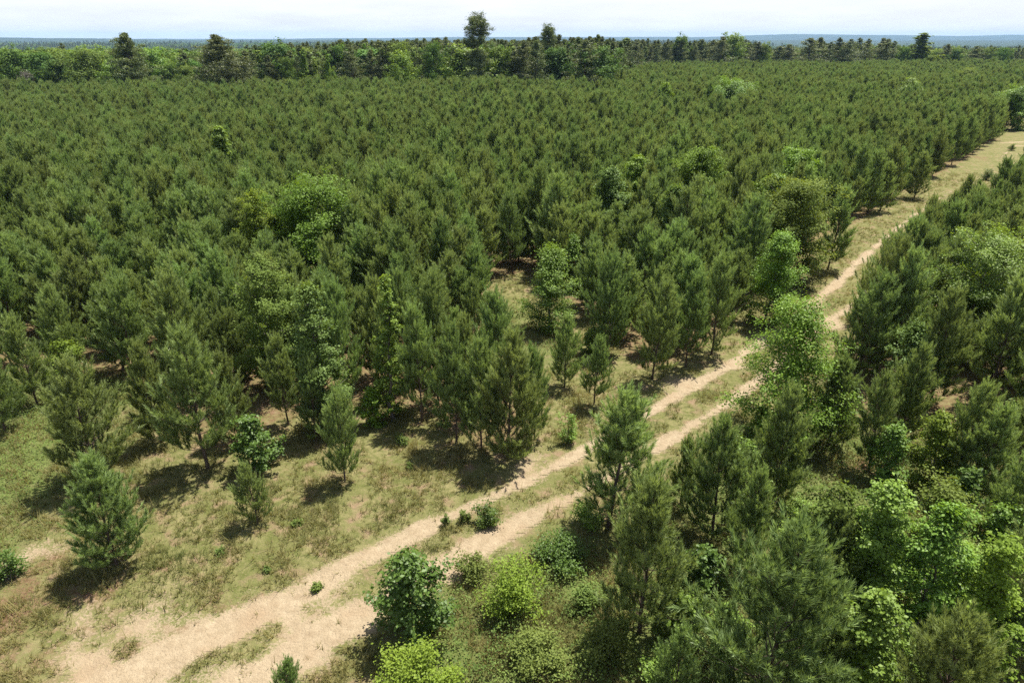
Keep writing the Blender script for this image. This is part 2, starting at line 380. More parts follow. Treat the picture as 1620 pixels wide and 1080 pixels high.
# low shrubs and weeds: foot x, foot y, height px, half width px, material, label
SHRUBS = [
 (770, 826, 30, 22, 'gum_dark', 'small dark weed clump on the strip between the ruts'),
 (735, 826, 26, 9, 'weed', 'thin weed beside the dark clump between the ruts'),
 (812, 965, 80, 52, 'gum_lime', 'yellow green rounded bush below the track'),
 (745, 912, 40, 28, 'weed', 'low dull bush beside the dark leafy bush tree'),
 (665, 1090, 85, 62, 'gum_lime', 'lime shrub at the lower edge below the dark bush tree'),
 (15, 915, 42, 26, 'gum_dark', 'low pine-dark shrub at the left edge'),
 (505, 928, 12, 11, 'weed', 'grassy tuft at the sandy patch edge'),
 (350, 875, 9, 8, 'weed', 'tiny dark weed on the open grass'),
 (420, 905, 8, 7, 'weed', 'tiny weed in front of the little pine'),
 (648, 740, 8, 6, 'weed', 'tiny dark weed on the grass below the thin pines'),
 (636, 700, 16, 12, 'weed', 'small weed under the stand edge'),
 (705, 830, 20, 5, 'weed', 'thin upright weed beside the left wheel rut'),
 (900, 700, 45, 16, 'gum', 'leafy sprout left of the open branched pine'),
 (925, 830, 32, 24, 'gum', 'bright low shrub at the foot of the open branched pine'),
 (885, 890, 40, 45, 'gum_dark', 'dark low shrub in the shade below the open branched pine'),
 (930, 960, 34, 30, 'weed', 'weedy bush left of the big conical pine'),
 (960, 1045, 60, 45, 'weed', 'tall weeds at the lower edge under the conical pine'),
 (850, 1050, 46, 50, 'weed', 'tangled low bush at the lower edge under the yellow bush'),
 (1040, 1075, 50, 40, 'gum', 'green bush at the lower edge beside the twin pine'),
 (1545, 705, 22, 20, 'weed', 'low weed by the leaning pine'),
 (470, 830, 10, 8, 'weed', 'tiny pale weed right of the little pine'),
 (1340, 900, 60, 50, 'gum_lime', 'lime bush in the centre of the leafy thicket'),
 (1590, 1000, 60, 50, 'gum_dark', 'dark bush at the right edge of the thicket'),
 (1560, 285, 14, 10, 'gum_dark', 'small dark bush on the far verge'),
 (1600, 238, 8, 6, 'weed', 'small weed at the far sandy turn'),
 (1500, 930, 70, 60, 'gum', 'green bush filling the thicket behind the right pine'),
 (1420, 1060, 60, 60, 'gum', 'green bush low in the thicket beside the rising pine'),
 (1260, 830, 40, 34, 'gum', 'small bright bush behind the yellowish thicket tree'),
]
P_LEFT = [(-500, 600), (0, 590), (90, 585), (220, 605), (290, 680), (350, 720), (440, 665), (560, 635), (640, 640), (700, 675), (760, 705), (815, 700), (825, 610), (790, 550), (760, 500), (785, 440),
          (835, 430), (905, 480), (975, 545), (1010, 585), (1070, 575), (1120, 545), (1165, 500), (1200, 440), (1255, 410), (1290, 380), (1350, 355), (1400, 322), (1460, 290),
          (1530, 252), (1570, 222), (1590, 196), (1650, 160), (1780, 140), (1950, 120)]
P_RIGHT = [(1350, 660), (1352, 550), (1395, 470), (1440, 408), (1500, 373), (1553, 337), (1610, 308), (1670, 272), (1800, 230), (2300, 300), (2300, 900), (1700, 900), (1620, 780), (1530, 690), (1450, 660)]
poly_r = np.array([ground_at(*p) for p in P_RIGHT])
edge_l = np.array([ground_at(*p) for p in P_LEFT])
def treeline(x): return np.interp(x, [-400, -60, 10, 28, 60, 110, 400], [188, 190, 200, 205, 330, 360, 365])
poly_l = np.concatenate([edge_l, [(700, 330), (420, 366), (110, 360), (60, 330), (28, 205), (10, 200), (-60, 190), (-420, 188)]])
def inside(x, y, P):
    r = np.zeros(x.shape, bool); j = len(P) - 1
    for i in range(len(P)):
        xi, yi = P[i]; xj, yj = P[j]
        c = ((yi > y) != (yj > y)) & (x < (xj - xi) * (y - yi) / ((yj - yi) + 1e-12) + xi)
        r ^= c; j = i
    return r

rs = np.random.RandomState(5)
hero_pines = []
for bx, by, ty, rf, note in PINES:
    x, y = ground_at(bx, by); z = at_depth(bx, ty, y)[2]
    hero_pines.append((x, y, z, rf, note))
gums = []
for bx, by, ty, hw, mt, note in GUMS:
    x, y = ground_at(bx, by); z = at_depth(bx, ty, y)[2]
    if by < 600 and bx in (392, 478, 488, 404, 604, 972, 1006, 1074, 1112, 1222, 1262, 1268, 1580, 1055, 1158, 1440, 1532, 345, 1438, 1475, 1522):      # foot hidden by pines: the top is what fixes the place
        tall = 7.2 if y < 80 else 7.4; hw = hw * 1.15
        up_ = at_depth(bx, ty, 1.0)[2] - CAM_H
        y = (tall - CAM_H) / up_; x = at_depth(bx, ty, y)[0]; z = tall
    d = project(x, y, z * .5)[2]
    gums.append((x, y, max(z, .8), hw * d / FPX, mt, note))
# plantation filling: rows with jitter
gx, gy = np.meshgrid(np.arange(-170, 330, 1.8), np.arange(20, 368, 2.0))
ca, sa = math.cos(.22), math.sin(.22)
qx = gx * ca - (gy - 150) * sa + rs.normal(0, .42, gx.shape); qy = gx * sa + (gy - 150) * ca + 150 + rs.normal(0, .5, gx.shape)
qx, qy = qx.ravel(), qy.ravel()
ok = (inside(qx, qy, poly_l) | inside(qx, qy, poly_r)) & (rs.rand(len(qx)) > .08) & (np.abs(qx) < .95 * qy + 14)
for (x, y, z, rf, n) in hero_pines: ok &= (qx - x) ** 2 + (qy - y) ** 2 > 1.7 ** 2
for (x, y, z, r, mt, n) in gums: ok &= (qx - x) ** 2 + (qy - y) ** 2 > max(1.3, r * .85) ** 2
# keep gums from being hidden: no fill directly in front of the near ones
for (x, y, z, r, mt, n) in gums:
    ok &= ~((np.abs(qx - x * qy / y) < r * .8) & (qy < y) & (qy > y - 4.2))
FX, FY = qx[ok], qy[ok]
FH = 5.6 + 1.8 * (fbm(FX, FY, 14, 3, 2) - .5) * 2 + rs.normal(0, .62, len(FX))
FH = np.clip(FH, 3.6, 7.4)
all_px = np.concatenate([FX, [p[0] for p in hero_pines]]); all_py = np.concatenate([FY, [p[1] for p in hero_pines]])

# ------------------------------------------------------------------ ground
def terrain(x, y):
    d = np.hypot(x, y)
    z = (fbm(x, y, 9, 3, 1) - .5) * .25 * sstep(10, 30, d) * 0 + (fbm(x, y, 1.3, 3, 4) - .5) * .10
    drop = sstep(240, 900, y + np.clip(x, -500, 0) * -.25 - np.clip(x, 0, 200) * .5)
    z = z - drop * 20 * (1 + .0 * x)
    far = sstep(700, 2600, d)
    z = z + far * (fbm(x, y, 1500, 4, 6) - .5) * 34
    return z
def graded(lo, hi, step, far, n):
    a = np.arange(lo, hi + step * .5, step)
    g = np.geomspace(step, far, n)
    g = np.cumsum(g / g.sum() * far)
    return a, g
ax, g = graded(-46, 66, .32, 11000, 46); xs = np.concatenate([ax[0] - g[::-1], ax, ax[-1] + g])
ay, g = graded(7, 112, .32, 11500, 60); ys = np.concatenate([[-300, -60, -10], ay, ay[-1] + g])
X, Y = np.meshgrid(xs, ys)
def masks(X, Y):
    near = (np.abs(X - 10) < 95) & (Y < 150) & (Y > 0)
    s = np.zeros(X.shape); dr = np.full(X.shape, 99.)
    a, b = sand_mask(X[near], Y[near]); s[near] = a; dr[near] = b
    lit = np.zeros(X.shape)
    inpl = (inside(X, Y, poly_l) | inside(X, Y, poly_r)).astype(float) * .75
    lit[:] = inpl
    nn = near & (Y < 115)
    xx, yy = X[nn], Y[nn]; l = np.zeros(xx.shape)
    cell = {}
    for px_, py_ in zip(all_px, all_py):
        if py_ < 120 and abs(px_) < 90:
            cell.setdefault((int(px_ // 6), int(py_ // 6)), []).append((px_, py_))
    ci = np.floor(xx / 6).astype(int); cj = np.floor(yy / 6).astype(int)
    order = np.lexsort((cj, ci)); key = ci * 10000 + cj
    uk, st = np.unique(key[order], return_index=True); st = list(st) + [len(order)]
    for q, k in enumerate(uk):
        idx = order[st[q]:st[q + 1]]; a0, b0 = ci[idx[0]], cj[idx[0]]
        pts = [p for da in (-1, 0, 1) for db in (-1, 0, 1) for p in cell.get((a0 + da, b0 + db), ())]
        if not pts: continue
        pts = np.array(pts); d2 = (xx[idx][:, None] - pts[:, 0]) ** 2 + (yy[idx][:, None] - pts[:, 1]) ** 2
        l[idx] = np.exp(-d2.min(1) / .95 ** 2)
    lit[nn] = np.maximum(l * (.35 + .5 * inpl[nn]), inpl[nn] * .75)
    for px_, py_, r in RED:
        bx, by = ground_at(px_, py_); lit = np.maximum(lit, .75 * np.exp(-((X - bx) ** 2 + (Y - by) ** 2) / r ** 2) * np.clip(fbm(X, Y, .9, 3, 8) * 2 - .3, 0, 1))
    lush = lush_mask(X, Y)
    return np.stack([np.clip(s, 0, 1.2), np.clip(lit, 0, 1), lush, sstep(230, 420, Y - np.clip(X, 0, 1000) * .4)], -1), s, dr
LUSH = [(1350, 710, 2.6, .8), (1480, 770, 3, .9), (1250, 770, 2, .8), (1590, 720, 2.5, .8), (1330, 640, 1.5, .6), (1430, 830, 3, 1), (1150, 760, 1.6, .7), (1600, 1050, 3, 1), (40, 620, 3.2, 1), (60, 700, 3.0, 1), (20, 760, 2.6, .9), (225, 610, 2.4, .9), (-60, 690, 4, 1), (130, 640, 2.5, .8), (850, 560, 2.6, .55), (810, 500, 2.2, .6),
        (740, 960, 1.8, .8), (820, 960, 2.2, .9), (900, 1000, 2.6, 1), (780, 1050, 2.6, 1), (960, 1060, 2.4, 1), (1100, 1000, 3.0, 1), (1250, 950, 3, 1), (1400, 900, 4, 1),
        (1300, 830, 2.6, 1), (1400, 1050, 4, 1), (1550, 1000, 4, 1), (1180, 820, 2.6, .8), (900, 900, 1.8, .8), (1060, 900, 2.2, .8), (1200, 700, 2, .7), (1560, 880, 3, .6), (30, 860, 1.2, .5)]
def lush_mask(X, Y):
    l = np.zeros(X.shape)
    for px_, py_, r, a in LUSH:
        bx, by = ground_at(px_, py_); l = np.maximum(l, a * np.exp(-(((X - bx) ** 2 + (Y - by) ** 2) / (r * 1.1) ** 2) ** 1.5))
    return np.clip(l * 1.2 * (.55 + .9 * fbm(X, Y, 1.6, 3, 5)), 0, 1)
MK, S0, DR = masks(X, Y)
Z = terrain(X, Y) - .07 * np.clip(S0, 0, 1)
ny, nx = X.shape
i = np.arange(ny - 1)[:, None] * nx + np.arange(nx - 1)[None]
F = np.stack([i, i + 1, i + nx + 1, i + nx], -1).reshape(-1, 4)

gm = bpy.data.materials.new('ground_soil_and_grass'); gm.use_nodes = True; t = gm.node_tree; bs = t.nodes['Principled BSDF']
bs.inputs['Roughness'].default_value = .95; bs.inputs['Specular IOR Level'].default_value = .1
at = N(t, 'ShaderNodeAttribute', attribute_name='masks'); sp = N(t, 'ShaderNodeSeparateColor'); t.links.new(at.outputs['Color'], sp.inputs[0])
co = N(t, 'ShaderNodeTexCoord')
def noise(scale, det=5, rough=.6):
    n = N(t, 'ShaderNodeTexNoise'); n.inputs['Scale'].default_value = scale; n.inputs['Detail'].default_value = det; n.inputs['Roughness'].default_value = rough
    t.links.new(co.outputs['Object'], n.inputs['Vector']); return n.outputs['Fac']
def rng_(src, a, b):
    r = N(t, 'ShaderNodeMapRange'); r.inputs[1].default_value = a; r.inputs[2].default_value = b; r.clamp = True; t.links.new(src, r.inputs[0]); return r.outputs[0]
def mixc(f, a, b):
    m = N(t, 'ShaderNodeMixRGB')
    for k, s in ((0, f), (1, a), (2, b)):
        if isinstance(s, tuple): m.inputs[k].default_value = (*s, 1)
        else: t.links.new(s, m.inputs[k])
    return m.outputs[0]
def mth(op, a, b):
    m = N(t, 'ShaderNodeMath', operation=op)
    for k, s in ((0, a), (1, b)):
        if isinstance(s, (int, float)): m.inputs[k].default_value = s
        else: t.links.new(s, m.inputs[k])
    return m.outputs[0]
nA, nB, nC, nD = noise(.55, 6), noise(3.5, 6, .7), noise(14, 4, .7), noise(1.3, 5)
grass = mixc(rng_(nA, .36, .62), (.140, .148, .046), (.245, .215, .098))
grass = mixc(rng_(nB, .40, .60), grass, (.105, .118, .032))
grass = mixc(rng_(nD, .52, .66), grass, (.240, .170, .100))
grass = mixc(mth('MULTIPLY', rng_(nC, .52, .66), .55), grass, (.280, .225, .120))
lush = mixc(rng_(nB, .35, .65), (.075, .100, .025), (.145, .180, .050))
c = mixc(mth('MULTIPLY', sp.outputs[2], .85), grass, lush)
litc = mixc(rng_(nC, .4, .6), (.120, .062, .036), (.215, .125, .078))
litf = rng_(mth('ADD', sp.outputs[1], mth('MULTIPLY', mth('SUBTRACT', nB, .5), 1.6)), .35, .85)
c = mixc(litf, c, litc)
sandc = mixc(rng_(nB, .35, .65), (.42, .335, .22), (.31, .24, .15))
sandc = mixc(rng_(nA, .5, .7), sandc, (.34, .25, .155))
sandc = mixc(mth('MULTIPLY', rng_(noise(38, 3, .7), .50, .68), .55), sandc, (.20, .14, .085))
sandc = mixc(mth('MULTIPLY', rng_(noise(2.1, 6, .75), .53, .66), .5), sandc, (.26, .19, .115))
sf = mth('ADD', sp.outputs[0], mth('ADD', mth('MULTIPLY', mth('SUBTRACT', nB, .5), 1.05), mth('MULTIPLY', mth('SUBTRACT', nC, .5), .8)))
c = mixc(rng_(sf, .30, .56), c, sandc)
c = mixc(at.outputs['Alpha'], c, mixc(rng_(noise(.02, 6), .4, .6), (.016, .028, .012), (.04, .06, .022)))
t.links.new(c, bs.inputs['Base Color'])
bp = N(t, 'ShaderNodeBump'); bp.inputs['Strength'].default_value = .9; bp.inputs['Distance'].default_value = .06
t.links.new(mth('ADD', nC, mth('MULTIPLY', nB, 1.5)), bp.inputs['Height']); t.links.new(bp.outputs[0], bs.inputs['Normal'])
go = obj('ground', mesh_from('ground', np.stack([X, Y, Z], -1).reshape(-1, 3), F, gm, colors=MK.reshape(-1, 4), smooth=True))
tag(go, kind='structure')
# the worn sandy track, its own sheet following the ruts
tx, ty_ = np.meshgrid(np.arange(-20, 78, .16), np.arange(9, 120, .16))
S1, D1 = sand_mask(tx, ty_)
keep = (S1 > .30) & (D1 < 2.6)
kc = keep[:-1, :-1] & keep[1:, :-1] & keep[:-1, 1:] & keep[1:, 1:]
def interp_grid(A, x, y):
    ix = np.clip(np.searchsorted(xs, x) - 1, 0, nx - 2); iy = np.clip(np.searchsorted(ys, y) - 1, 0, ny - 2)
    fx = (x - xs[ix]) / (xs[ix + 1] - xs[ix]); fy = (y - ys[iy]) / (ys[iy + 1] - ys[iy])
    return (A[iy, ix] * (1 - fx) + A[iy, ix + 1] * fx) * (1 - fy) + (A[iy + 1, ix] * (1 - fx) + A[iy + 1, ix + 1] * fx) * fy
tz = interp_grid(Z, tx, ty_) + .012
n2 = tx.shape[1]
ii = (np.arange(tx.shape[0] - 1)[:, None] * n2 + np.arange(n2 - 1)[None])[kc]
TF = np.stack([ii, ii + 1, ii + n2 + 1, ii + n2], -1)
used, inv = np.unique(TF, return_inverse=True)
tm = np.stack([np.clip(S1, 0, 1.2), np.zeros(tx.shape), np.zeros(tx.shape), np.zeros(tx.shape)], -1).reshape(-1, 4)[used]
tv = np.stack([tx, ty_, tz], -1).reshape(-1, 3)[used]
tr = obj('dirt_track', mesh_from('dirt_track', tv, inv.reshape(-1, 4), gm, colors=tm, smooth=True)); tag(tr, kind='structure')

def gz(x, y): return float(interp_grid(Z, np.array([x]), np.array([y]))[0])

# distant ridges
hm = plain_mat('distant_forest', (.014, .026, .012), (.032, .050, .022), .006, 1.0)
def ridge(name, y0, x0, x1, tops, seed, depth):
    xx = np.linspace(x0, x1, 400); prof = np.linspace(0, 1, 14)
    base = np.interp(xx, [p[0] for p in tops], [p[1] for p in tops])
    H = base + (fbm(xx, xx * 0 + seed, 900, 5, seed) - .5) * 16 + (np.random.RandomState(seed).rand(400) - .5) * 2.0
    VX = np.repeat(xx[None], 14, 0); VY = y0 + depth * prof[:, None] + (fbm(VX, VX * 0 + 3, 2500, 2, seed) - .5) * depth * .6
    VZ = -50 + (H[None] + 50) * np.sin(prof * math.pi / 2)[:, None] ** .7 + (fbm(VX, VY, 300, 4, seed + 3) - .5) * 8 * np.sin(prof * math.pi)[:, None]
    j = np.arange(13)[:, None] * 400 + np.arange(399)[None]
    o = obj(name, mesh_from(name, np.stack([VX, VY, VZ], -1).reshape(-1, 3), np.stack([j, j + 1, j + 401, j + 400], -1).reshape(-1, 4), hm, smooth=True))
    tag(o, kind='structure')
def hx(px, D): return (px - 810) / FPX * D / .91
ridge('distant_hills', 9500, -11000, 11000, [(-11000, 20), (hx(0, 9500), 12), (hx(300, 9500), 8), (hx(520, 9500), 14), (hx(800, 9500), 36), (hx(1100, 9500), 36), (hx(1230, 9500), 72), (hx(1330, 9500), 60), (hx(1480, 9500), 50), (hx(1560, 9500), 64), (hx(1620, 9500), 50), (11000, 45)], 3, 1500)
ridge('middle_hills', 5200, -7000, 7000, [(-7000, 22), (hx(0, 5200), 20), (hx(180, 5200), 14), (hx(330, 5200), 0), (hx(560, 5200), 3), (hx(1000, 5200), 0), (hx(1300, 5200), 0), (7000, -6)], 9, 1000)

# ------------------------------------------------------------------ tree builders
def pine_meshes(seed, h=5.5, R=1.45, k=46, bare=.10, wd=.025, nl=.215, step=.36, openness=1.0):
    rng = np.random.RandomState(seed); W = Wood()
    nseg = 9; tz_ = np.linspace(0, h, nseg); off = np.cumsum(rng.normal(0, .035, (nseg, 2)), 0); off[0] = 0
    TP = np.column_stack([off, tz_]); TP[0, 2] = -.15
    W.tube(TP, lerp(.075, .012, (tz_ / h) ** .8) * h / 5.5, 8)
    tp = lambda z: np.array([np.interp(z, tz_, TP[:, 0]), np.interp(z, tz_, TP[:, 1]), z])
    SPt, SDt, SLt, ST = [], [], [], []
    z = bare * h + .1
    while z < h * .965:
        rel = (z - bare * h) / (h * (1 - bare)); prof = (1 - rel) ** .70 * (.66 + .34 * min(1, rel / .30))
        nb = rng.randint(4, 7) if rel < .85 else 4
        a0 = rng.rand() * 6.28
        for b in range(nb):
            if rng.rand() < .10 * openness: continue
            az = a0 + b * 6.283 / nb + rng.normal(0, .3); L = R * prof * rng.uniform(.55, 1.30) + .12
            el = math.radians(lerp(6, 52, rel ** .85) + rng.normal(0, 8))
            d0 = np.array([math.cos(az) * math.cos(el), math.sin(az) * math.cos(el), math.sin(el)])
            P = bezier_path(tp(z), d0, L, .8, rng, 5)
            W.tube(P, np.linspace(.020, .006, 5) * (.5 + .5 * prof) * (h / 5.5), 4)
            ns = max(2, int(L / .25)); 
            for s in range(ns):
                tt = lerp(.28, 1., (s + rng.rand() * .6) / ns); tt = min(tt, 1)
                q = tt * 4; iq = min(3, int(q)); p = lerp(P[iq], P[iq + 1], q - iq); bd = norm(P[iq + 1] - P[iq])
                side = norm(np.cross(bd, [0, 0, 1.])) * (1 if s % 2 else -1)
                d = norm(bd * rng.uniform(.35, .9) + side * rng.uniform(.25, .9) + np.array([0, 0, rng.uniform(.6, 1.9)]))
                sl = rng.uniform(.26, .50) * (.7 + .3 * (1 - tt)) * (1 if rel < .8 else .8)
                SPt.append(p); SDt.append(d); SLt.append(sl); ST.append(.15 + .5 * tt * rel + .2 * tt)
                if L > .7 and tt < .8 and rng.rand() < .75:       # a second, longer side twig
                    sl2 = L * rng.uniform(.22, .40); d2 = norm(bd * .6 - side * rng.uniform(.5, 1.) + np.array([0, 0, .35]))
                    pe = p + d2 * sl2
                    for q2 in range(3):
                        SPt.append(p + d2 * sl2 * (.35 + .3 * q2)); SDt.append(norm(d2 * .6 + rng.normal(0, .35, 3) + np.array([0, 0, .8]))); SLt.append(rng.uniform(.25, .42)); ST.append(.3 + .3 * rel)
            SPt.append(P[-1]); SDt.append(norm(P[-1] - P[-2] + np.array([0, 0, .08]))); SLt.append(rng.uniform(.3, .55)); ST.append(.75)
        z += step * rng.uniform(.75, 1.2) * (1.1 - .35 * rel)
    top = tp(h * .96)
    for b in range(5):
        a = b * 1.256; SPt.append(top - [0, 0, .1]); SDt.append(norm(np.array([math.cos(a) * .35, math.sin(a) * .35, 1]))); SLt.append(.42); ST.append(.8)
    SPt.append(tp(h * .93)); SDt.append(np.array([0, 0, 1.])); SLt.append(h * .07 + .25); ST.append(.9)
    V, Fc, tip = needles(np.array(SPt), np.array(SDt), np.array(SLt), k, nl, wd, rng, np.array(ST))
    return W.mesh('trunk', M['bark']), mesh_from('crown', V, Fc, M['pine'], {'tip': tip}), h

def gum_meshes(seed, h, R, mat, leaf=.12, dome=False, nleaf=7000, bare=.08, prof_pow=.8, shape='cone', up=.5, bark='barkg', thick=.07, limbs=None):
    rng = np.random.RandomState(seed); W = Wood(); nseg = 9; tz_ = np.linspace(0, h * .97, nseg)
    off = np.cumsum(rng.normal(0, .012 * h, (nseg, 2)), 0); off[0] = 0; TP = np.column_stack([off, tz_]); TP[0, 2] = -.15
    W.tube(TP, lerp(thick, .012, (tz_ / h) ** .8) * h / 5.5, 7)
    nb = limbs or int(34 + 4 * h); CP_, CR, CT = [], [], []
    for b in range(nb):
        rel = ((b + rng.rand()) / nb) ** .9; z = h * lerp(bare, .95, rel)
        if shape == 'cone': prof = (1 - rel) ** prof_pow * (.55 + .45 * min(1, rel / .25)) + .08
        else: prof = math.sqrt(max(.03, 1 - (rel * 1.5 - .5) ** 2)) if rel > .1 else .75
        az = b * 2.4 + rng.normal(0, .4); L = R * prof * rng.uniform(.5, 1.25)
        el = math.radians(lerp(15, 60, rel) * up * 2 * .6 + rng.normal(0, 8))
        p0 = np.array([np.interp(z, tz_, TP[:, 0]), np.interp(z, tz_, TP[:, 1]), z])
        P = bezier_path(p0, [math.cos(az) * math.cos(el), math.sin(az) * math.cos(el), math.sin(el)], L, .5 * up, rng, 5, .1)
        W.tube(P, np.linspace(.020, .005, 5) * (h / 5.5) ** .8 * (.6 + .6 * prof), 4)
        nt_ = max(3, int(5 * L / R * 1.6))
        for s in range(nt_):
            tt = lerp(.3, 1.05, (s + rng.rand() * .7) / nt_); q = min(tt, 1) * 4; iq = min(3, int(q)); p = lerp(P[iq], P[iq + 1], q - iq)
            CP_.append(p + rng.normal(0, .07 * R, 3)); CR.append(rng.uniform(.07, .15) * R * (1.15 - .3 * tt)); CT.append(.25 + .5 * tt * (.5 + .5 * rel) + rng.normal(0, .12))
    CP_.append(TP[-1]); CR.append(.12 * R); CT.append(.9)
    CP_ = np.array(CP_); CR = np.array(CR); CT = np.array(CT)
    w_ = CR ** 1.6; idx = rng.choice(len(CP_), nleaf, p=w_ / w_.sum())
    off = rng.normal(0, 1, (nleaf, 3)) * CR[idx][:, None] * .75; off[:, 2] *= .6
    C_ = CP_[idx] + off
    out_ = norm(C_ * [1, 1, 0] + 1e-6)
    Nn = norm(np.array([0, 0, 1.]) * .9 + out_ * .45 + rng.normal(0, .42, (nleaf, 3)))
    if dome:
        Nn = norm(norm(off + 1e-6) * .8 + norm(C_ - [0, 0, h * .4]) * .7 + rng.normal(0, .3, (nleaf, 3)))
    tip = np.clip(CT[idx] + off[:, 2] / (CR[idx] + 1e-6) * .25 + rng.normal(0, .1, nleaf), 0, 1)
    C_[:, 2] = np.maximum(C_[:, 2], .03)
    V, Fc, tipv = leaves(C_, Nn, leaf * rng.uniform(.6, 1.2, nleaf), rng, tip)
    return W.mesh('trunk', M[bark]), mesh_from('crown', V, Fc, M[mat], {'tip': tipv}), h

def old_pine_meshes(seed, h=18, R=3.2, bare=.35, clumps=120, per=34, flat=.45, open_top=False, leaf=.30, pw=.62):
    """a mature pine: tall trunk, separate limbs each ending in flattish plates of needle tufts"""
    rng = np.random.RandomState(seed); W = Wood(); tz_ = np.linspace(0, h * .98, 10)
    off = np.cumsum(rng.normal(0, .06, (10, 2)), 0); TP = np.column_stack([off, tz_]); TP[0, 2] = -.5
    W.tube(TP, lerp(.26, .05, tz_ / h), 8); C_, R_, T_ = [], [], []
    for b in range(clumps):
        rel = rng.rand() ** (.85 if open_top else 1.15); z = h * lerp(bare, .985, rel)
        if open_top:
            prof = .55 + .45 * math.sin(min(1, (1 - rel) * 3.2) * math.pi / 2) if rel > .62 else (.25 if rel > .55 else .8)
        else: prof = ((1 - rel) ** pw * (.7 + .3 * rng.rand()) + .05) * min(1, .25 + (1 - rel) / .25)
        az = rng.rand() * 6.283; L = R * prof * rng.uniform(.35, 1.1); el = math.radians(lerp(-5, 40 if open_top else 55, rel))
        p0 = np.array([np.interp(z, tz_, TP[:, 0]), np.interp(z, tz_, TP[:, 1]), z])
        P = bezier_path(p0, [math.cos(az) * math.cos(el), math.sin(az) * math.cos(el), math.sin(el)], L, .2, rng, 4, .08)
        if b % 2 == 0: W.tube(P, np.linspace(.06, .02, 4), 4)
        for q in (P[-1], P[-2]):
            C_.append(q); R_.append(rng.uniform(.45, 1.0) * (.6 + .1 * R) * (1 if open_top else 1.2 - .85 * rel)); T_.append(rng.uniform(.1, .8))
    C_ = np.array(C_); R_ = np.array(R_); T_ = np.array(T_); n = len(C_) * per // 2; idx = rng.randint(0, len(C_), n)
    o_ = rng.normal(0, 1, (n, 3)) * R_[idx][:, None] * .62; o_[:, 2] *= flat
    c = C_[idx] + o_; Nn = norm(rng.normal(0, 1, (n, 3)) + [0, 0, .5])
    V, Fc, tv = leaves(c, Nn, leaf * rng.uniform(.6, 1.3, n), rng, np.clip(T_[idx] + o_[:, 2] * .8, 0, 1), .5)
    return W.mesh('trunk', M['bark']), mesh_from('crown', V, Fc, M['old_pine'], {'tip': tv}), h

def plant(name, tr_me, cr_me, x, y, z, rz, s, label, cat, group=None, sx=1.0, tilt=(0, 0)):
    r = bpy.data.objects.new(name, None); r.empty_display_size = .3; COL.objects.link(r)
    r.location = (x, y, z); r.rotation_euler = (tilt[0], tilt[1], rz); r.scale = (s * sx, s * sx, s)
    a = obj('trunk', tr_me, r); b = obj('crown', cr_me, r)
    tag(r, label, cat, group)
    return r

NV = 10
PV = [pine_meshes(100 + i, h=5.5, R=[2.1, 2.35, 1.85, 2.4, 2.1, 1.9, 2.25, 1.8, 2.0, 2.2][i], bare=[.02, .04, .12, .01, .08, .14, .03, .06, .02, .05][i]) for i in range(NV)]

# landmarks used to word each pine's label
LM = [(g[0], g[1], g[5]) for g in gums if g[1] < 110]
def short_lm(s):
    w = s.split(); 
    return ' '.join(w[:8])
LMN = {
 0: 'light green tree behind the brambles', 1: 'narrow yellow green tree', 2: 'broad lime green crown', 3: 'greyish green hemmed in tree', 4: 'pale olive tree',
 5: 'thin wedged green tree', 6: 'dark clearing sweetgum', 7: 'green tree behind the clearing sweetgum', 8: 'silvery tree above the clearing', 10: 'bluish green tree',
 11: 'bright yellow green dome', 14: 'rounded olive tree', 15: 'bright conical sweetgum', 16: 'tallest sweetgum', 20: 'silvery tree in the right stand', 21: 'lime yellow layered tree',
 22: 'flat topped feathery tree', 19: 'leafy dark bush tree'}
ORD = ['nearest', 'second', 'third', 'fourth', 'fifth', 'sixth', 'seventh', 'eighth', 'ninth', 'tenth', 'eleventh', 'twelfth', 'thirteenth', 'fourteenth', 'fifteenth', 'sixteenth', 'seventeenth',
       'eighteenth', 'nineteenth', 'twentieth'] + ['%dth' % i for i in range(21, 90)]
for a, b in ((21, '21st'), (22, '22nd'), (23, '23rd'), (31, '31st'), (32, '32nd'), (33, '33rd'), (41, '41st'), (42, '42nd'), (43, '43rd')): ORD[a - 1] = b

# hero pines
kk = 0
for (x, y, z, rf, note) in hero_pines:
    tm_, cm_, hh = PV[kk % NV]; kk += 1
    s = max(z, .8) / (hh * 1.06)
    sx = rf * (.86 if s > .75 else .95)
    plant('pine_tree', tm_, cm_, x, y, gz(x, y), rs.rand() * 6.28, s, note, 'pine tree', 'young pines of the plantation', sx, (rs.normal(0, .03), rs.normal(0, .03)))
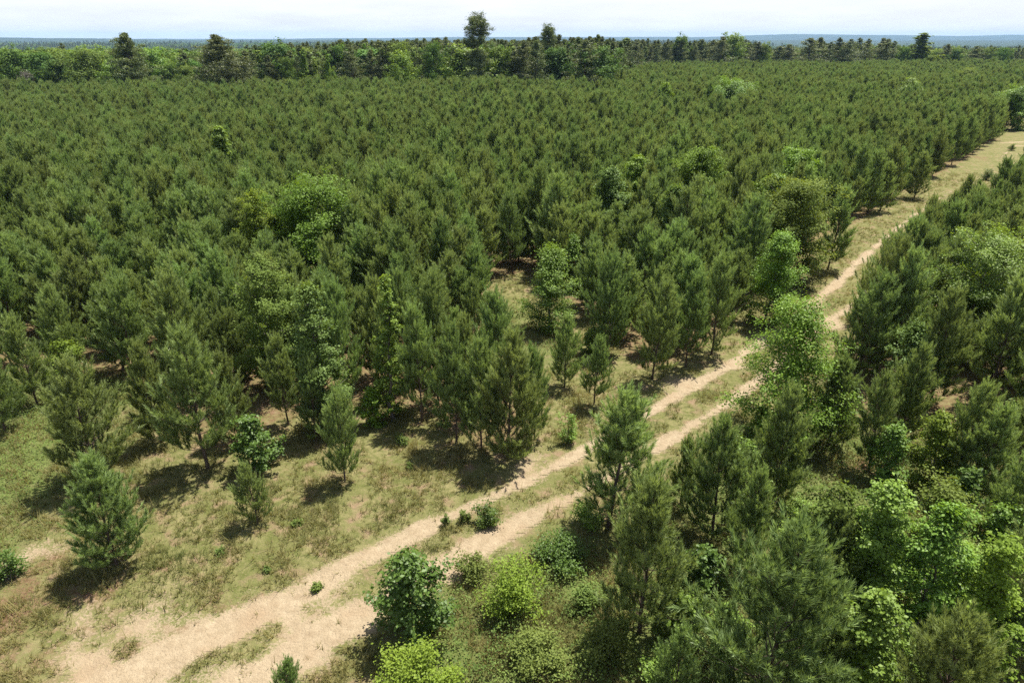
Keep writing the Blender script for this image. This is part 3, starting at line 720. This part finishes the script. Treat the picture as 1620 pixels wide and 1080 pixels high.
# the pines that show largest, one by one
pxs, pys, dd = project(FX, FY, FH * .8)
inframe = (pxs > -25) & (pxs < 1645) & (pys > 0) & (pys < 1100)
rank = np.where(inframe, dd, 1e9)
sel = np.argsort(rank)[:300 - len(hero_pines) - 2]
selset = np.zeros(len(FX), bool); selset[sel] = True
cnt = {}
info = []
for j in sel:
    best = min(LMN, key=lambda k: (FX[j] - gums[k][0]) ** 2 + ((FY[j] - gums[k][1])) ** 2)
    dx, dy = FX[j] - gums[best][0], FY[j] - gums[best][1]
    sec = ('behind' if dy > 0 else 'in front of') if abs(dy) > abs(dx) else ('to the right of' if dx > 0 else 'to the left of')
    info.append((best, sec, math.hypot(dx, dy), j))
info.sort(key=lambda a: a[2])
for best, sec, d, j in info:
    c_ = cnt.get((best, sec), 0); cnt[(best, sec)] = c_ + 1
    lab = 'young pine, %s %s the %s' % (ORD[c_], sec, LMN[best])
    v = rs.randint(NV); tm_, cm_, hh = PV[v]
    plant('pine_tree', tm_, cm_, FX[j], FY[j], gz(FX[j], FY[j]), rs.rand() * 6.28, FH[j] / (hh * 1.06), lab, 'pine tree', 'young pines of the plantation', rs.uniform(.76, 1.0) + (.08 if FY[j] < 48 else 0), (rs.normal(0, .03), rs.normal(0, .03)))

# the rest of the plantation: more than three hundred, one stuff object instancing the pines' own meshes
def scatter(name, pts, rots, scl, srcs, label, vi, slim=1.0):
    me = bpy.data.meshes.new(name); me.vertices.add(len(pts)); me.vertices.foreach_set('co', np.asarray(pts, np.float32).ravel())
    for nme, arr, ty in (('rot', rots, 'FLOAT'), ('scl', scl, 'FLOAT'), ('vi', vi, 'INT')):
        a = me.attributes.new(nme, ty, 'POINT'); a.data.foreach_set('value', np.asarray(arr, np.float32 if ty == 'FLOAT' else np.int32))
    o = obj(name, me); tag(o, label, kind='stuff')
    ng = bpy.data.node_groups.new(name, 'GeometryNodeTree')
    ng.interface.new_socket('Geometry', in_out='INPUT', socket_type='NodeSocketGeometry'); ng.interface.new_socket('Geometry', in_out='OUTPUT', socket_type='NodeSocketGeometry')
    gi = N(ng, 'NodeGroupInput'); gout = N(ng, 'NodeGroupOutput')
    jn = N(ng, 'GeometryNodeJoinGeometry')
    for root in reversed(srcs):
        j2 = N(ng, 'GeometryNodeJoinGeometry')
        for ch in root:
            oi = N(ng, 'GeometryNodeObjectInfo'); oi.transform_space = 'ORIGINAL'; oi.inputs['Object'].default_value = ch
            ng.links.new(oi.outputs['Geometry'], j2.inputs[0])
        g2 = N(ng, 'GeometryNodeGeometryToInstance'); ng.links.new(j2.outputs[0], g2.inputs[0]); ng.links.new(g2.outputs[0], jn.inputs[0])
    ip = N(ng, 'GeometryNodeInstanceOnPoints'); ip.inputs['Pick Instance'].default_value = True
    m2p = N(ng, 'GeometryNodeMeshToPoints'); ng.links.new(gi.outputs[0], m2p.inputs[0]); ng.links.new(m2p.outputs[0], ip.inputs['Points'])
    ng.links.new(jn.outputs[0], ip.inputs['Instance'])
    def attr(nm, ty):
        a = N(ng, 'GeometryNodeInputNamedAttribute'); a.data_type = ty; a.inputs['Name'].default_value = nm; return a.outputs[0]
    ng.links.new(attr('vi', 'INT'), ip.inputs['Instance Index'])
    cx = N(ng, 'ShaderNodeCombineXYZ'); ng.links.new(attr('rot', 'FLOAT'), cx.inputs[2]); ng.links.new(cx.outputs[0], ip.inputs['Rotation'])
    sc3 = N(ng, 'ShaderNodeCombineXYZ'); wd_ = N(ng, 'ShaderNodeMath', operation='MULTIPLY'); wd_.inputs[1].default_value = slim; sa_ = attr('scl', 'FLOAT'); ng.links.new(sa_, wd_.inputs[0])
    ng.links.new(wd_.outputs[0], sc3.inputs[0]); ng.links.new(wd_.outputs[0], sc3.inputs[1]); ng.links.new(sa_, sc3.inputs[2]); ng.links.new(sc3.outputs[0], ip.inputs['Scale']); ng.links.new(ip.outputs[0], gout.inputs[0])
    md = o.modifiers.new('scatter', 'NODES'); md.node_group = ng
    return o
def find_src(me_tr, me_cr):
    r = []
    for o in COL.objects:
        if o.data in (me_tr, me_cr) and o.data is not None:
            if o.data not in [q.data for q in r]: r.append(o)
        if len(r) == 2: break
    return r
rest = ~selset
n = rest.sum()
rz_ = np.interp(FY[rest], [0, 400], [0, 0])
zz = interp_grid(Z, FX[rest], FY[rest])
scatter('pine_plantation', np.stack([FX[rest], FY[rest], zz], -1), rs.rand(n) * 6.28, FH[rest] / 5.8, [find_src(p[0], p[1]) for p in PV],
        'dense plantation of young pines stretching back to the tree line', rs.randint(0, NV, n), slim=.82)

# broadleaf trees
for q, (x, y, z, r, mt, note) in enumerate(gums):
    d = math.hypot(x, y); far = y > 75
    h = z / 1.03
    nl = int(np.clip(9000 * (r * h) / 4.5 * (1 if not far else .6), 2500, 26000))
    shp = 'round' if mt == 'olive' or 'dome' in note or 'flat' in note or 'rounded' in note or 'round' in note or 'broad lime' in note else 'cone'
    tm_, cm_, hh = gum_meshes(300 + q, h, r * 1.42, mt, leaf=(.095 if y < 45 else .14 if not far else .22) * (1.15 if mt == 'gum_dark' else 1), nleaf=nl, shape=shp, prof_pow=.95 if 'sweetgum' in note else .65, bare=.02)
    plant('broadleaf_tree', tm_, cm_, x, y, gz(x, y), 0, 1, note, 'tree', 'broadleaf trees scattered among the pines')

# low shrubs
for q, (bx, by, hp, hw, mt, note) in enumerate(SHRUBS):
    x, y = ground_at(bx, by); d = project(x, y, 0)[2]; h = hp * d / FPX * 1.25; r = hw * d / FPX
    nl = int(np.clip(5000 * r * r + 250, 200, 7000))
    rng = np.random.RandomState(700 + q); W = Wood(); C_ = []; T_ = []
    for b in range(max(7, int(26 * r))):
        az = rng.rand() * 6.28; rr = r * math.sqrt(rng.rand()); hh = h * math.sqrt(max(.12, 1 - (rr / r) ** 2)) * rng.uniform(.6, 1.1)
        P = bezier_path((0, 0, -.03), norm(np.array([math.cos(az) * rr, math.sin(az) * rr, hh])), math.hypot(rr, hh), .2, rng, 4, .1)
        W.tube(P, np.linspace(.012, .003, 4), 4)
        for s in (.45, .7, .9, 1.): C_.append(P[0] * (1 - s) + P[-1] * s); T_.append(s * .7)
    C_ = np.array(C_); T_ = np.array(T_); idx = rng.randint(0, len(C_), nl); o_ = rng.normal(0, .14 * r + .02, (nl, 3)); o_[:, 2] *= min(.7, .6 * h / r)
    cc = C_[idx] + o_; cc[:, 2] = np.maximum(cc[:, 2], .02)
    V, Fc, tv = leaves(cc, norm(rng.normal(0, .5, (nl, 3)) + [0, 0, 1.]), .07 * rng.uniform(.6, 1.3, nl), rng, np.clip(T_[idx] + rng.normal(0, .12, nl), 0, 1), .7)
    root = bpy.data.objects.new('shrub', None); COL.objects.link(root); root.location = (x, y, gz(x, y)); tag(root, note, 'shrub', 'shrubs and weeds on the open ground')
    obj('stems', W.mesh('stems', M['barkg']), root); obj('foliage', mesh_from('foliage', V, Fc, M[mt], {'tip': tv}), root)

# ------------------------------------------------------------------ the old wood behind the plantation
OP = [old_pine_meshes(41, 18, 6.8, .05, 130, 120), old_pine_meshes(42, 18, 5.8, .16, 110, 120), old_pine_meshes(43, 18, 6.2, .10, 115, 120), old_pine_meshes(44, 18, 5.2, .22, 95, 120)]
TALL = old_pine_meshes(45, 22, 5.6, .06, 190, 230, open_top=True, leaf=.34)
DENSE = old_pine_meshes(46, 19, 8.2, .02, 280, 150, pw=.62)
BL = [gum_meshes(61, 13, 6.5, 'far_leaf', dome=True, leaf=.40, nleaf=7500, shape='round', thick=.09, limbs=60), gum_meshes(62, 12, 5.4, 'far_leaf', dome=True, leaf=.40, nleaf=6500, shape='round', thick=.09, limbs=50),
      gum_meshes(63, 14, 2.7, 'far_leaf', dome=True, leaf=.36, nleaf=4200, shape='cone', limbs=60), gum_meshes(64, 13, 2.3, 'gum_lime', dome=True, leaf=.36, nleaf=3800, shape='cone', limbs=55),
      gum_meshes(65, 12, 5.6, 'gum', dome=True, leaf=.40, nleaf=7000, shape='round', thick=.09, limbs=55)]
BARE = gum_meshes(66, 10, 3.6, 'bare', leaf=.16, nleaf=2600, shape='round', limbs=60)
# x px, top y px, distance, builder, width factor, label, name
HERO_BG = [
 (195, 49, 180, DENSE, 1.15, 'tall dark pine standing above the left woodland, second tall one from the left edge', 'mature_pine'),
 (340, 52, 180, DENSE, 1.5, 'broadest dark conical pine at the edge of the old wood', 'mature_pine'),
 (384, 78, 186, OP[0], 1.5, 'lower pine leaning on the broadest dark conical pine', 'mature_pine'),
 (755, 32, 192, TALL, .85, 'tallest pine with open round head above the horizon', 'mature_pine'),
 (868, 48, 215, TALL, .75, 'thin tall pine with a small flat head above the wood', 'mature_pine'),
 (848, 56, 222, OP[1], 1.0, 'pine with round top just left of the thin flat headed pine', 'mature_pine'),
 (885, 53, 225, OP[2], 1.0, 'pine with round top just right of the thin flat headed pine', 'mature_pine'),
 (945, 51, 240, BL[2], .8, 'green upright tree breaking the horizon right of the flat headed pine', 'background_tree'),
 (130, 84, 190, BL[0], 1.3, 'huge green spreading tree left of the tall dark pine', 'background_tree'),
 (175, 100, 186, BL[4], .9, 'deep green round tree below the tall dark pine', 'background_tree'),
 (85, 95, 190, BL[1], 1.1, 'pale yellow green round tree at the left woodland edge', 'background_tree'),
 (35, 112, 186, BARE, 1.0, 'bare grey brown tree at the left woodland edge', 'background_tree'),
 (290, 105, 190, BL[1], .8, 'light green tree just left of the broadest conical pine', 'background_tree'),
 (450, 92, 192, BL[1], .6, 'pale tree with whitish top in front of the dark wood', 'background_tree'),
 (474, 74, 194, BL[3], .9, 'tall bright sweetgum spire in front of the dark wood', 'background_tree'),
 (492, 92, 191, BL[3], .9, 'shorter bright sweetgum beside the tall bright spire', 'background_tree'),
 (515, 84, 196, BL[3], .7, 'slim bright tree right of the two sweetgum spires', 'background_tree'),
 (525, 110, 190, BL[4], .4, 'small round lime tree at the foot of the dark wood', 'background_tree'),
 (635, 86, 196, BL[4], .85, 'low wide bright green tree before the dark wood', 'background_tree'),
 (688, 72, 198, BL[0], .75, 'deep green round topped tree between two light ones', 'background_tree'),
 (722, 76, 200, BL[2], 1.2, 'light green tree just left of the tallest pine', 'background_tree'),
 (780, 78, 202, BL[3], .8, 'light green tree just right of the tallest pine', 'background_tree'),
 (800, 82, 203, BL[4], .5, 'round green tree second right of the tallest pine', 'background_tree'),
 (828, 68, 206, BL[3], .9, 'bright upright tree left of the flat headed pine', 'background_tree'),
 (925, 74, 208, BL[3], 1.0, 'bright leafy spire in the middle of the wood corner', 'background_tree'),
 (940, 66, 212, BL[3], .8, 'taller lime spire in the middle of the wood corner', 'background_tree'),
 (955, 98, 206, BL[4], .6, 'bright round tree at the wood corner', 'background_tree'),
 (985, 106, 204, BL[3], .8, 'low yellow green tree at the very corner of the wood', 'background_tree'),
 (970, 74, 235, BL[3], .7, 'slim lime spire behind the wood corner', 'background_tree'),
 (920, 114, 203, BL[1], .35, 'small rusty green bush tree at the wood corner', 'background_tree'),
 (1142, 56, 352, OP[0], 1.2, 'round dark pine cluster top near the first horizon gap', 'mature_pine'),
 (1200, 64, 358, OP[1], 1.2, 'single dark pine at the left side of the first horizon gap', 'mature_pine'),
 (1212, 70, 357, BL[4], .6, 'light tree attached to the single dark pine at the gap', 'background_tree'),
 (1236, 70, 360, OP[2], 1.4, 'small dark pine in the middle of the horizon gap', 'mature_pine'),
 (1252, 66, 360, OP[0], 1.4, 'wider dark pine in the middle of the horizon gap', 'mature_pine'),
 (1282, 55, 362, OP[0], 1.5, 'first big dark pine right of the horizon gap', 'mature_pine'),
 (1298, 56, 362, OP[2], 1.4, 'second big dark pine right of the horizon gap', 'mature_pine'),
 (1314, 62, 362, OP[3], 1.2, 'slim dark pine right of the two big dark ones', 'mature_pine'),
 (1328, 57, 362, OP[1], 1.2, 'dark pine with lopsided crown in the far row', 'mature_pine'),
 (1346, 60, 362, OP[3], 1.4, 'dark pine after the lopsided one in the far row', 'mature_pine'),
 (1362, 58, 362, OP[1], 1.2, 'straight dark pine in the middle of the far row', 'mature_pine'),
 (1376, 58, 362, OP[3], 1.2, 'slender dark pine in the middle of the far row', 'mature_pine'),
 (1396, 58, 362, OP[2], 1.4, 'dark pine near the end of the far row', 'mature_pine'),
 (1408, 57, 362, OP[0], 1.2, 'broad dark pine near the end of the far row', 'mature_pine'),
 (1417, 62, 363, OP[3], 1.2, 'last dark pine of the far row', 'mature_pine'),
 (1432, 75, 362, BL[1], .9, 'low dull tree after the far row of pines', 'background_tree'),
 (1478, 50, 358, BL[3], 3.0, 'tall bright broadleaf tree standing over the far right field', 'background_tree'),
 (1500, 70, 362, OP[0], 1.2, 'rounded dark pine right of the tall bright broadleaf', 'mature_pine'),
 (1516, 78, 362, BL[1], .9, 'low dull tree second right of the tall bright broadleaf', 'background_tree'),
 (1546, 72, 362, OP[0], 1.2, 'dark tree leaning right near the far right corner', 'mature_pine'),
 (1455, 76, 362, OP[2], 1.1, 'low dark tree left of the tall bright broadleaf', 'mature_pine'),
]
for (px_, ty2, D, (tm_, cm_, hh), wf, lab, nm) in HERO_BG:
    if D > 350 and nm == 'mature_pine': wf *= rs.uniform(1.1, 1.6); ty2 += rs.uniform(-1.5, 4); px_ += rs.uniform(-3, 3); D += rs.uniform(-4, 12)
    x, y, z = at_depth(px_, ty2, D); g0 = gz(x, y); s = (z - g0) / (hh * 1.02)
    plant(nm, tm_, cm_, x, y, g0, rs.rand() * 6.28, s, lab, 'pine tree' if nm == 'mature_pine' else 'tree', 'old wood at the plantation edge', wf)
# woodland edge trees one by one
edge = []
for px_ in np.arange(5, 1190, 15.0):
    p = px_ + rs.normal(0, 4)
    if 975 < p < 1200: D = float(np.interp(p, [960, 1000, 1060, 1200], [215, 290, 345, 360])) + rs.uniform(2, 10)
    else: D = rs.uniform(200, 216)
    x = at_depth(p, 90, D)[0]
    if p < 420: top = rs.uniform(76, 112) if p < 330 else rs.uniform(76, 92)
    elif p < 600: top = rs.uniform(66, 88)
    elif p < 970: top = rs.uniform(60, 84)
    else: top = rs.uniform(56, 76)
    pineish = rs.rand() < (.25 if p < 330 else .7 if p < 970 else .55)
    edge.append((p, top, D, pineish))
for q, (p, top, D, pi_) in enumerate(edge):
    src = OP[rs.randint(4)] if pi_ else BL[rs.choice([0, 1, 2, 3, 4])]
    x, y, z = at_depth(p, top, D); g0 = gz(x, y); s = (z - g0) / (src[2] * 1.02)
    k = min(range(len(HERO_BG)), key=lambda i: abs(HERO_BG[i][0] - p))
    side = 'left' if p < HERO_BG[k][0] else 'right'
    lab = '%s just %s of the %s' % ('dark pine' if pi_ else 'green tree', side, ' '.join(HERO_BG[k][5].split()[:9]))
    key = (lab,); cnt[key] = cnt.get(key, 0) + 1
    if cnt[key] > 1: lab = ORD[cnt[key] - 1] + ' ' + lab
    plant('mature_pine' if pi_ else 'background_tree', src[0], src[1], x, y, g0, rs.rand() * 6.28, s, lab, 'pine tree' if pi_ else 'tree', 'old wood at the plantation edge', rs.uniform(.8, 1.5))
# farther woodland that reads as one mass
srcs = [find_src(p[0], p[1]) for p in OP] + [find_src(p[0], p[1]) for p in BL]
def wood_points(n, y0, y1, seed):
    r = np.random.RandomState(seed); yy = y0 * (y1 / y0) ** (r.uniform(0, 1, n) ** .72); xx = r.uniform(-.98, .98, n) * yy
    return xx, yy
wx, wy = wood_points(52000, 208, 5200, 8)
okw = wy > treeline(wx) + np.where(wx < 28, 16, 8)
okw &= ~((wx > 118) & (wy < 420) & (rs.rand(len(wx)) < .55))
wx, wy = wx[okw], wy[okw]
pn = fbm(wx, wy, 120, 3, 5) + np.where(wx > -60, np.where(wx > 28, .0, .10), -.14) + rs.normal(0, .08, len(wx))
vi = np.where(pn > .5, rs.randint(0, 4, len(wx)), 4 + rs.randint(0, 5, len(wx)))
hh_ = np.where(vi < 4, 15.5, 11.5) * rs.uniform(.8, 1.12, len(wx))
# only as tall as the skyline of the photograph allows
pxw = 810 + FPX * wx / (wy * .93)
skf = sstep(300, 1600, wy)
sky_y = np.interp(pxw, [0, 330, 420, 600, 950, 1190, 1200, 1270, 1280, 1430, 1450, 1620], [74, 74, 70, 64, 60, 62, 76, 76, 66, 70, 76, 76])
sky_y = lerp(sky_y, np.where(pxw < 1190, 65.0, 74.0), skf)
zmax = CAM_H - (sky_y - 61) / FPX * wy * 1.08
wz = interp_grid(Z, wx, wy)
hh_ = np.clip(np.minimum(hh_, zmax - wz + rs.normal(0, .8, len(wx)) * wy / 300), 4, 20)
scl = hh_ / np.where(vi < 4, 18.4, 13.2) * np.interp(wy, [200, 1000, 5200], [1, 1.3, 3.2])
scatter('far_woodland', np.stack([wx, wy, wz - np.interp(wy, [200, 1000, 5200], [0, 3, 26])], -1), rs.rand(len(wx)) * 6.28, scl, srcs, 'mixed woodland receding to the blue hills', vi)

# ------------------------------------------------------------------ grass and brambles
r2 = np.random.RandomState(77)
def visible(x, y, m=40):
    a, b, c_ = project(x, y, 0 * x); return (a > -m) & (a < 1620 + m) & (b < 1080 + m) & (b > 150)
n = 230000
yy = 12 + (r2.rand(n) ** 1.25) * 78; xx = r2.uniform(-1, 1, n) * (yy * .86 + 3)
k1 = visible(xx, yy); xx, yy = xx[k1], yy[k1]
sm = sand_mask(xx, yy)[0]; lm = lush_mask(xx, yy); ins = inside(xx, yy, poly_l) | inside(xx, yy, poly_r)
cl = fbm(xx, yy, .9, 3, 12)
pk = np.clip(1 - sm * 2.4, 0.015, 1) * np.clip(cl * 2.6 - .75, .05, 1) * np.where(ins, .12, 1)
k1 = r2.rand(len(xx)) < pk; xx, yy, cl = xx[k1], yy[k1], cl[k1]
zg = interp_grid(Z, xx, yy); nb = 6; m_ = len(xx)
P = np.repeat(np.stack([xx, yy, zg], -1), nb, 0); P[:, :2] += r2.normal(0, .05, (m_ * nb, 2))
hgt = np.repeat(.06 + .20 * r2.rand(m_) ** 2.5 + .35 * r2.rand(m_) ** 14 + .06 * cl, nb) * r2.uniform(.6, 1.2, m_ * nb)
az = r2.rand(m_ * nb) * 6.283; ln_ = r2.uniform(.3, 1.1, m_ * nb)
D_ = np.stack([np.cos(az) * ln_, np.sin(az) * ln_, np.ones(m_ * nb)], -1); sd = np.stack([-np.sin(az), np.cos(az), 0 * az], -1) * .011
E = P + D_ * hgt[:, None]
V = np.stack([P - sd, P + sd, E], 1).reshape(-1, 3)
tipg = np.repeat(np.clip(np.repeat(r2.rand(m_) * .5 + fbm(xx, yy, 3, 3, 20) * .9 - .2, nb), 0, 1), 3)
go = obj('grass', mesh_from('grass', V, np.arange(len(V)).reshape(-1, 3), M['grass'], {'tip': tipg})); tag(go, 'short tufts of yellow green grass over the open ground', kind='stuff')
n = 420000
yy = 13 + r2.rand(n) * 40; xx = r2.uniform(-1, 1, n) * (yy * .86 + 3)
k1 = visible(xx, yy); xx, yy = xx[k1], yy[k1]
lm = lush_mask(xx, yy); sm = sand_mask(xx, yy)[0]
fine = fbm(xx, yy, .8, 3, 31)
k1 = r2.rand(len(xx)) < np.clip(lm * 1.5 - .25, 0, 1) * np.clip(1 - sm * 3, 0, 1) * np.clip(fine * 2.5 - .5, .1, 1) * .8; xx, yy, lm, fine = xx[k1], yy[k1], lm[k1], fine[k1]
top = (.04 + 1.3 * np.clip(fine - .32, 0, 1)) * lm
zz = interp_grid(Z, xx, yy) + top * (1 - r2.rand(len(xx)) ** 2 * .6)
n = len(xx); Nn = norm(r2.normal(0, .45, (n, 3)) + [0, 0, 1.])
V, Fc, tv = leaves(np.stack([xx, yy, zz], -1), Nn, .07 * r2.uniform(.6, 1.3, n), r2, np.clip(fbm(xx, yy, 1.2, 2, 40) * 1.2 - .1 + r2.normal(0, .15, n), 0, 1), .7)
bo = obj('undergrowth', mesh_from('undergrowth', V, Fc, M['weed'], {'tip': tv})); tag(bo, 'low tangled brambles and weeds covering the ground', kind='stuff')

# ------------------------------------------------------------------ haze
me = bpy.data.meshes.new('haze')
x0, x1, y0, y1, z0, z1 = -13500, 13500, -900, 14500, -90, 110
vv = [(x, y, z) for x in (x0, x1) for y in (y0, y1) for z in (z0, z1)]
me.from_pydata(vv, [], [(0, 1, 3, 2), (4, 6, 7, 5), (0, 4, 5, 1), (2, 3, 7, 6), (0, 2, 6, 4), (1, 5, 7, 3)])
ho = obj('haze', me); tag(ho, 'thin blue summer haze over the distant hills', kind='stuff')
hzm = bpy.data.materials.new('haze_air'); hzm.use_nodes = True; t = hzm.node_tree; t.nodes.clear()
o_ = N(t, 'ShaderNodeOutputMaterial'); pv = N(t, 'ShaderNodeVolumePrincipled'); pv.inputs['Color'].default_value = (.42, .68, 1, 1)
pv.inputs['Density'].default_value = 6.5e-5; pv.inputs['Anisotropy'].default_value = 0.0
t.links.new(pv.outputs[0], o_.inputs['Volume']); me.materials.append(hzm)
print('pines filled', len(FX), 'wood', len(wx), 'grass', m_, 'bramble leaves', n)
